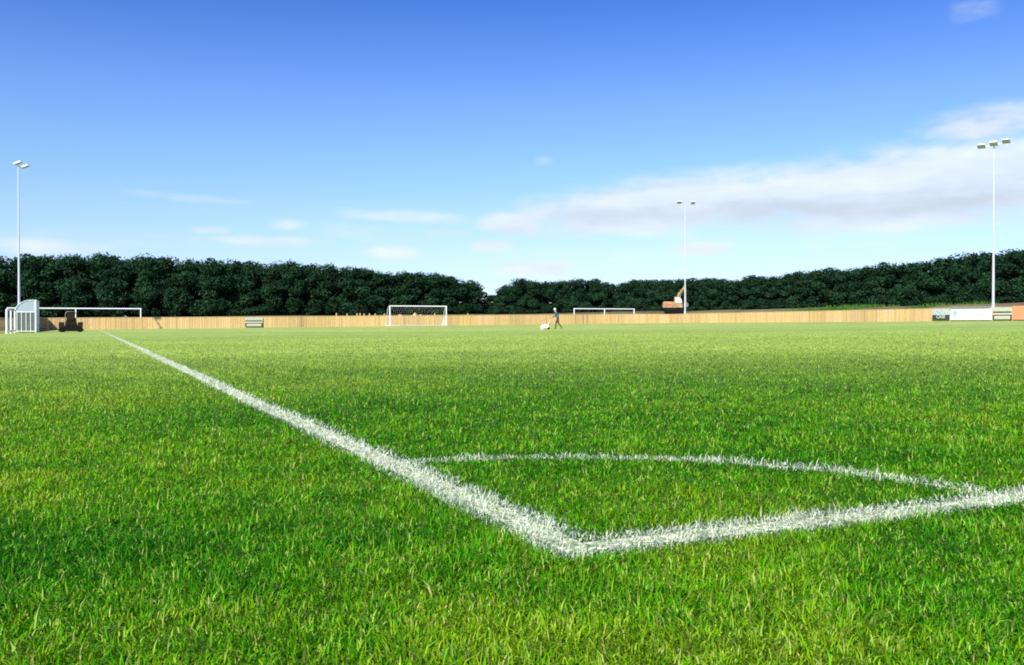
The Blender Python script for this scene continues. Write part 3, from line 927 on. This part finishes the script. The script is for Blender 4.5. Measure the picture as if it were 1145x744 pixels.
# ------------------------------------------------------------------ trees
def make_crown(seed, H=10.0, RR=3.1):
    r = np.random.default_rng(seed)
    blobs = []
    for k in range(34):
        t = r.random() ** .85
        z = .09 * H + t * .80 * H
        env = RR * (1 - max(0, t - .35) ** 1.6 * 1.15)
        rad = env * r.uniform(.15, .72); a = r.uniform(0, 2 * math.pi)
        s = r.uniform(.85, 1.45) * (1.1 - .35 * t)
        blobs.append((math.cos(a) * rad, math.sin(a) * rad, z, s, s * r.uniform(.75, 1.1), r.uniform(.65, 1.35)))
    for k in range(13):
        a = r.uniform(0, 2 * math.pi); q = RR * r.uniform(.2, .85)
        blobs.append((math.cos(a) * q, math.sin(a) * q, r.uniform(.05, .17) * H, r.uniform(.8, 1.15), r.uniform(.6, .95), r.uniform(.6, 1.1)))
    P_ = []; N_ = []; T_ = []
    for (bx, by, bz, s, sz, tone) in blobs:
        n = int(250 * s * s)
        d = r.normal(size=(n, 3)); d /= np.linalg.norm(d, axis=1)[:, None]
        rad = r.uniform(.72, 1.06, n)[:, None]
        P_.append(np.array([bx, by, bz]) + d * rad * np.array([s, s, sz])); N_.append(d); T_.append(np.full(n, tone))
    # feathery leading shoots
    n = 170
    a = r.uniform(0, 2 * math.pi, n); q = RR * .75 * np.sqrt(r.random(n))
    zz = H * (.97 - .20 * (q / RR) ** 2) + r.uniform(-.6, .35, n)
    P_.append(np.stack([np.cos(a) * q, np.sin(a) * q, zz], 1)); N_.append(np.tile([0, 0, 1.0], (n, 1))); T_.append(np.full(n, 1.15))
    p = np.concatenate(P_); nn = np.concatenate(N_); tt = np.concatenate(T_)
    p[:, 2] = np.maximum(p[:, 2], .12)
    n = len(p)
    size = r.uniform(.09, .24, n)
    nrm = nn + r.normal(0, .75, (n, 3)); nrm /= np.linalg.norm(nrm, axis=1)[:, None]
    up = r.normal(0, .6, (n, 3)) + np.array([0, 0, .8])
    a = np.cross(nrm, up); a /= np.linalg.norm(a, axis=1)[:, None] + 1e-6
    b = np.cross(a, nrm)
    V = np.empty((n, 4, 3))
    V[:, 0] = p - b * size[:, None] * 1.2; V[:, 1] = p + a * size[:, None] * .6
    V[:, 2] = p + b * size[:, None] * 1.3; V[:, 3] = p - a * size[:, None] * .6
    base = np.array([.0135, .042, .0175])
    col = base * (tt * r.uniform(.75, 1.3, n))[:, None] * np.array([1, 1, 1])
    brown = r.random(n) < .008
    col[brown] = np.array([.05, .042, .02])
    me = bpy.data.meshes.new('crown')
    me.from_pydata(V.reshape(-1, 3).tolist(), [], (np.arange(n)[:, None] * 4 + np.arange(4)).tolist())
    ca = me.color_attributes.new('tint', 'FLOAT_COLOR', 'POINT')
    cc = np.repeat(col, 4, 0)
    ca.data.foreach_set('color', np.concatenate([cc, np.ones((len(cc), 1))], 1).ravel())
    me.materials.append(M['leaf']); me.update()
    return me
def make_trunk(seed, H=10.0):
    r = random.Random(seed); b = MB()
    pts = [(0, 0, -.3)]; x = y = 0
    for k in range(1, 8):
        x += r.uniform(-.12, .12); y += r.uniform(-.12, .12); pts.append((x, y, k * H * .12))
    b.tube(pts, [.24, .20, .18, .16, .13, .10, .07, .04], 8)
    for k in range(12):
        z = H * r.uniform(.12, .75); a = r.uniform(0, 6.28); ln = r.uniform(1.2, 2.4) * (1.1 - z / H * .6)
        i = min(6, int(z / (H * .12))); bx, by = pts[i][0], pts[i][1]
        b.tube([(bx, by, z), (bx + math.cos(a) * ln * .5, by + math.sin(a) * ln * .5, z + .25 * ln), (bx + math.cos(a) * ln, by + math.sin(a) * ln, z + .7 * ln)], [.07, .045, .015], 5)
    return b.mesh('trunk', M['bark'], True)
CR = [make_crown(100 + k, 10.0, (3.0, 3.3, 2.8, 3.2, 3.0, 3.4)[k]) for k in range(6)]
TR = [make_trunk(200 + k) for k in range(6)]

def tree(x, y, top, label, group, wide=1.0, k=None):
    k = random.randrange(6) if k is None else k
    z = Zf(x, y); s = max(.3, (top - z) / 10.0)
    e = empty('tree', (x, y, z - .05), random.uniform(0, 6.28), label, 'tree', group)
    for nm, md in (('crown', CR[k]), ('trunk', TR[k])):
        o = bpy.data.objects.new(nm, md); COL.objects.link(o); o.parent = e
    w = wide * random.uniform(.92, 1.12)
    e.scale = (w * 1.02, w, s)
    return e

TOPL = [(-200, 288), (0, 286), (60, 287), (110, 284), (190, 288), (250, 292), (300, 291), (380, 297), (410, 301), (430, 303), (470, 304), (500, 308), (525, 314), (545, 326), (560, 345)]
TOPR = [(555, 330), (562, 322), (580, 311), (600, 314), (665, 312), (690, 318), (715, 313), (755, 312), (800, 312), (815, 315), (835, 307), (860, 309), (885, 305), (900, 302), (945, 301), (960, 297), (1000, 294), (1040, 288), (1085, 282), (1120, 281), (1145, 279), (1300, 265)]
def top_at(tab, px, y):
    xs_, ys_ = zip(*tab)
    py = np.interp(px, xs_, ys_)
    yh = 360.5 - .0104 * (px - 572)
    return .34 + .0104 * y * (px - 572) / F * 0 + (yh - py) * y / F + .0104 * 0
def place(x, y, tab, label, group, low=0.0, wide=1.0):
    px = 572 + F * x / y
    yh = 360.5
    xs_, ys_ = zip(*tab)
    py = float(np.interp(px, xs_, ys_))
    top = .34 + (yh - py) * y / F + random.uniform(-.05, .5) - low
    return tree(x, y, top, label, group, wide)

GL = 'trees of the dark belt beyond the far fence'
GM = 'trees of the low belt right of the gap'
GR = 'trees of the belt rising beyond the right fence'
LL = 'dark dense evergreen tree in the belt left of the gap'
LM = 'dark evergreen tree in the low stretch of belt right of the gap'
LR = 'dark bushy evergreen tree in the belt rising behind the right fence'
for row, (v, low) in enumerate(((150.0, 0.0), (154.0, .2))):
    u = -34.0 + row * 2.0
    while u < 58.6 - row * 1.5:
        x, y = P(u + random.uniform(-.4, .4), v + random.uniform(-.7, .7))
        place(x, y, TOPL, LL, GL, low + (.9 if random.random() < .12 else 0))
        u += random.uniform(2.5, 3.5)
# rounded end of the left belt
for u, v in ((54.0, 158.0), (57.0, 157.0), (50.0, 158.5)):
    x, y = P(u, v); place(x, y, TOPL, LL, GL, .5)
for u, v, dl in ((59.6, 150.6, 0), (61.2, 152.5, 0)):
    x, y = P(u, v); 
    place(x, y, TOPL, {59.6: 'rounded tree ending the left belt beside the gap', 61.2: 'small low tree tucked behind the end of the left belt'}[u], None, .2, .8)
x = 262.0 * (551.5 - 572) / F
place(x, 262.0, [(500, 329), (600, 329)], 'low distant tree closing the foot of the gap between the belts', None, 0, 1.35)
x = 240.0 * (561 - 572) / F
place(x, 240.0, TOPR, 'leftmost tree of the right belt, beside the gap', None, .2, .8)
# stretch right of the gap (far), nearly square to the view
for row in (0, 1):
    px = 563 + row * 6
    while px < 712:
        y = 231 + row * 5 + random.uniform(-1, 1); x = y * (px - 572) / F
        place(x, y, TOPR, LM, GM, row * .3, 1.05)
        px += random.uniform(15, 19)
# belt that comes nearer along the right
for row, (u0, low) in enumerate(((119.0, 0), (123.5, .3))):
    v = 197.0 - row * 2
    while v > 55:
        x, y = P(u0 + random.uniform(-.6, .6), v)
        px = 572 + F * x / y
        place(x, y, TOPR, LR, GR, low + (.8 if random.random() < .12 else 0))
        v -= random.uniform(3.3, 4.4)

# low weeds on the bank behind the right fence (a mass nobody could count)
def weeds():
    r = np.random.default_rng(77)
    n = 26000
    u = r.uniform(80, 104, n); v = r.uniform(35, 165, n)
    p = CORNER + u[:, None] * GD + v[:, None] * TD
    x, y = p[:, 0], p[:, 1]
    k = (fbm(x + 60, y + 31, 5.0, 2) > .50) & (((v > 93) & (v < 109)) | ((v > 79) & (v < 87)))
    x, y = x[k], y[k]; n = len(x)
    h = r.uniform(.15, .5, n); w = r.uniform(.05, .11, n); a = r.uniform(0, 6.28, n)
    z = Z(x, y)
    V = np.empty((n, 3, 3)); dx, dy = np.cos(a) * w, np.sin(a) * w
    V[:, 0] = np.stack([x - dx, y - dy, z], 1); V[:, 1] = np.stack([x + dx, y + dy, z], 1)
    V[:, 2] = np.stack([x + r.normal(0, .12, n), y + r.normal(0, .12, n), z + h], 1)
    me = bpy.data.meshes.new('weeds')
    me.from_pydata(V.reshape(-1, 3).tolist(), [], (np.arange(n)[:, None] * 3 + np.arange(3)).tolist())
    c = np.array([.075, .17, .025]) * r.uniform(.6, 1.4, n)[:, None]
    c = np.repeat(c, 3, 0)
    a_ = me.color_attributes.new('tint', 'FLOAT_COLOR', 'POINT')
    a_.data.foreach_set('color', np.concatenate([c, np.ones((len(c), 1))], 1).ravel())
    me.materials.append(M['grass']); me.update()
    o = bpy.data.objects.new('weeds', me); COL.objects.link(o)
    setp(o, 'green weeds on the bank behind the right fence', 'weeds', kind='stuff')
weeds()

# ------------------------------------------------------------------ sky, sun, camera
def build_world():
    w = bpy.data.worlds.new('World'); SC.world = w; w.use_nodes = True
    nt = w.node_tree; nt.nodes.clear()
    N = nt.nodes.new; Lk = nt.links.new
    out = N('ShaderNodeOutputWorld'); bg = N('ShaderNodeBackground')
    sky = N('ShaderNodeTexSky'); sky.sky_type = 'NISHITA'; sky.sun_disc = False
    sky.sun_elevation = SUN_EL; sky.sun_rotation = SUN_ROT
    sky.air_density = 1.0; sky.dust_density = 0.3; sky.ozone_density = 2.0; sky.altitude = 0
    def math_(op, a, b=None, c=None):
        n = N('ShaderNodeMath'); n.operation = op
        for i, q in enumerate((a, b, c)):
            if q is None: continue
            if isinstance(q, (int, float)): n.inputs[i].default_value = q
            else: Lk(q, n.inputs[i])
        return n.outputs[0]
    tc = N('ShaderNodeTexCoord'); sp = N('ShaderNodeSeparateXYZ'); Lk(tc.outputs['Generated'], sp.inputs[0])
    az = math_('ARCTAN2', sp.outputs[0], sp.outputs[1])
    hyp = math_('SQRT', math_('ADD', math_('MULTIPLY', sp.outputs[0], sp.outputs[0]), math_('MULTIPLY', sp.outputs[1], sp.outputs[1])))
    el = math_('ARCTAN2', sp.outputs[2], hyp)
    # noise in angle space, stretched sideways as flat fair-weather clouds are
    cm = N('ShaderNodeCombineXYZ'); Lk(math_('MULTIPLY', az, 9.0), cm.inputs[0]); Lk(math_('MULTIPLY', el, 34.0), cm.inputs[1])
    no = N('ShaderNodeTexNoise'); no.inputs['Scale'].default_value = 1.0; no.inputs['Detail'].default_value = 7; no.inputs['Roughness'].default_value = .58
    Lk(cm.outputs[0], no.inputs['Vector'])
    cm2 = N('ShaderNodeCombineXYZ'); Lk(math_('MULTIPLY', az, 30.0), cm2.inputs[0]); Lk(math_('MULTIPLY', el, 60.0), cm2.inputs[1])
    no2 = N('ShaderNodeTexNoise'); no2.inputs['Scale'].default_value = 1.0; no2.inputs['Detail'].default_value = 6
    Lk(cm2.outputs[0], no2.inputs['Vector'])
    nz = math_('ADD', math_('MULTIPLY', math_('SUBTRACT', no.outputs['Fac'], .5), 1.0), math_('MULTIPLY', math_('SUBTRACT', no2.outputs['Fac'], .5), .95))
    blobs = [  # photo px, py, half width, half height, slope, weight
        (1030, 212, 230, 36, -.05, 1.05), (760, 228, 130, 27, -.07, .95), (640, 238, 70, 20, -.05, .75), (575, 252, 42, 14, 0, .75),
        (985, 254, 65, 9, 0, .65), (880, 238, 150, 22, 0, .4), (548, 276, 28, 8, 0, .75), (1115, 138, 70, 17, -.05, .72),
        (1085, 22, 34, 14, 0, .34), (785, 279, 34, 8, 0, .85), (600, 300, 55, 10, 0, .72), (455, 243, 85, 9, .05, .50),
        (210, 222, 90, 6, .05, .42), (300, 270, 65, 7, 0, .62), (440, 283, 34, 9, 0, .62), (45, 275, 70, 9, 0, .60),
        (605, 183, 16, 9, 0, .36), (322, 252, 24, 7, 0, .55), (235, 258, 24, 6, 0, .5), (500, 262, 40, 9, 0, .45), (620, 288, 260, 22, 0, .34), (150, 268, 240, 18, 0, .32), (900, 268, 260, 20, 0, .36), (420, 262, 160, 16, 0, .33), (700, 246, 110, 18, -.05, .8)]
    tot = None
    for px, py, sx, sy, sl, wt in blobs:
        a0 = math.atan((px - 572) / F); e0 = (360.5 - .0 - py) / F * math.cos(a0)
        da = math_('SUBTRACT', az, a0)
        de = math_('SUBTRACT', math_('SUBTRACT', el, e0), math_('MULTIPLY', da, -sl))
        q1 = math_('POWER', math_('ABSOLUTE', math_('DIVIDE', da, sx / F)), 2.0)
        q2 = math_('POWER', math_('ABSOLUTE', math_('DIVIDE', de, sy / F)), 2.0)
        g = math_('MULTIPLY', math_('EXPONENT', math_('MULTIPLY', math_('ADD', q1, q2), -.7)), wt)
        tot = g if tot is None else math_('MAXIMUM', tot, g)
    dens = math_('ADD', tot, math_('MULTIPLY', nz, math_('ADD', math_('MULTIPLY', tot, 1.05), .05)))
    mr = N('ShaderNodeMapRange'); mr.interpolation_type = 'SMOOTHSTEP'
    mr.inputs['From Min'].default_value = .17; mr.inputs['From Max'].default_value = .74
    mr.inputs['To Max'].default_value = CLOUD_MAX
    Lk(dens, mr.inputs['Value'])
    # clear-sky colour: Nishita with deeper blue aloft (polarised, north-facing look)
    hs = N('ShaderNodeHueSaturation'); hs.inputs['Saturation'].default_value = SKY_SAT; hs.inputs['Hue'].default_value = SKY_HUE
    Lk(sky.outputs['Color'], hs.inputs['Color'])
    gr = N('ShaderNodeMapRange'); gr.inputs['From Min'].default_value = 0.0; gr.inputs['From Max'].default_value = .36
    Lk(el, gr.inputs['Value'])
    tint = N('ShaderNodeValToRGB')
    els = tint.color_ramp.elements
    while len(els) < len(SKY_TINT): els.new(.5)
    for e_, (p_, c_) in zip(els, SKY_TINT): e_.position = p_; e_.color = (*[q * .6 for q in c_], 1)
    Lk(gr.outputs['Result'], tint.inputs['Fac'])
    mu = N('ShaderNodeVectorMath'); mu.operation = 'MULTIPLY'
    hb = N('ShaderNodeVectorMath'); hb.operation = 'SCALE'; hb.inputs['Scale'].default_value = 1 / .6
    Lk(hs.outputs['Color'], hb.inputs[0]); Lk(hb.outputs['Vector'], mu.inputs[0]); Lk(tint.outputs['Color'], mu.inputs[1])
    sh = N('ShaderNodeMapRange'); sh.inputs['From Min'].default_value = .3; sh.inputs['From Max'].default_value = .75
    sh.inputs['To Min'].default_value = .83; sh.inputs['To Max'].default_value = 1.06
    Lk(no.outputs['Fac'], sh.inputs['Value'])
    shade = None
    for px, py, sx, sy, wt in ((900, 234, 170, 13, .17), (690, 243, 90, 9, .10), (1080, 225, 90, 14, .14), (575, 262, 40, 7, .12)
                               ):
        a0 = math.atan((px - 572) / F); e0 = (360.5 - py) / F * math.cos(a0)
        q1 = math_('POWER', math_('ABSOLUTE', math_('DIVIDE', math_('SUBTRACT', az, a0), sx / F)), 2.0)
        q2 = math_('POWER', math_('ABSOLUTE', math_('DIVIDE', math_('SUBTRACT', math_('ADD', el, math_('MULTIPLY', nz, .02)), e0), sy / F)), 2.0)
        g = math_('MULTIPLY', math_('EXPONENT', math_('MULTIPLY', math_('ADD', q1, q2), -.7)), wt)
        shade = g if shade is None else math_('ADD', shade, g)
    cc = N('ShaderNodeVectorMath'); cc.operation = 'SCALE'; cc.inputs[0].default_value = CLOUD_COL
    Lk(math_('MULTIPLY', sh.outputs['Result'], math_('SUBTRACT', 1.0, shade)), cc.inputs['Scale'])
    mx = N('ShaderNodeMix'); mx.data_type = 'RGBA'
    Lk(mr.outputs['Result'], mx.inputs['Factor']); Lk(mu.outputs['Vector'], mx.inputs['A']); Lk(cc.outputs['Vector'], mx.inputs['B'])
    Lk(mx.outputs['Result'], bg.inputs['Color'])
    bg.inputs['Strength'].default_value = SKY_STR
    Lk(bg.outputs[0], out.inputs['Surface'])

trav = GD * math.cos(R(41)) + TD * math.sin(R(41))       # direction light travels over the ground
SUN_EL = R(41)
SUN_ROT = math.atan2(-trav[0], -trav[1])
SKY_STR = .073; SKY_SAT = 1.15; SKY_HUE = .5
SKY_TINT = [(0.0, (.86, .99, 1.62)), (.16, (.94, 1.03, 1.50)), (.32, (1.05, 1.12, 1.25)), (.48, (1.02, 1.14, 1.36)), (.64, (.94, 1.06, 1.52)), (.95, (.44, .72, 1.36))]
CLOUD_COL = (7.7, 8.35, 9.6); CLOUD_MAX = .88
build_world()
sd = bpy.data.lights.new('sun', 'SUN'); sd.energy = 5.0; sd.angle = R(.5); sd.color = (1, .95, .86)
so = bpy.data.objects.new('sun', sd); COL.objects.link(so)
dirv = Vector((trav[0] * math.cos(SUN_EL), trav[1] * math.cos(SUN_EL), -math.sin(SUN_EL)))
so.rotation_euler = dirv.to_track_quat('-Z', 'Y').to_euler()
so.location = (-40, -60, 60)

cd = bpy.data.cameras.new('camera'); cd.sensor_width = 36; cd.lens = 36 * F / 1145
cd.clip_start = .02; cd.clip_end = 12000
co = bpy.data.objects.new('camera', cd); COL.objects.link(co)
co.location = (0, 0, Zf(0, 0) + .34)
co.rotation_euler = (R(90 - .63), 0, 0)
SC.camera = co

vs = SC.view_settings
vs.view_transform = 'Standard'; vs.look = 'None'; vs.gamma = 1.0; vs.exposure = 0.70; vs.use_curve_mapping = False
SC.render.engine = 'CYCLES'
SC.cycles.max_bounces = 6; SC.cycles.diffuse_bounces = 3; SC.cycles.transparent_max_bounces = 8
SC.cycles.use_denoising = False
SC.cycles.filter_width = 1.9
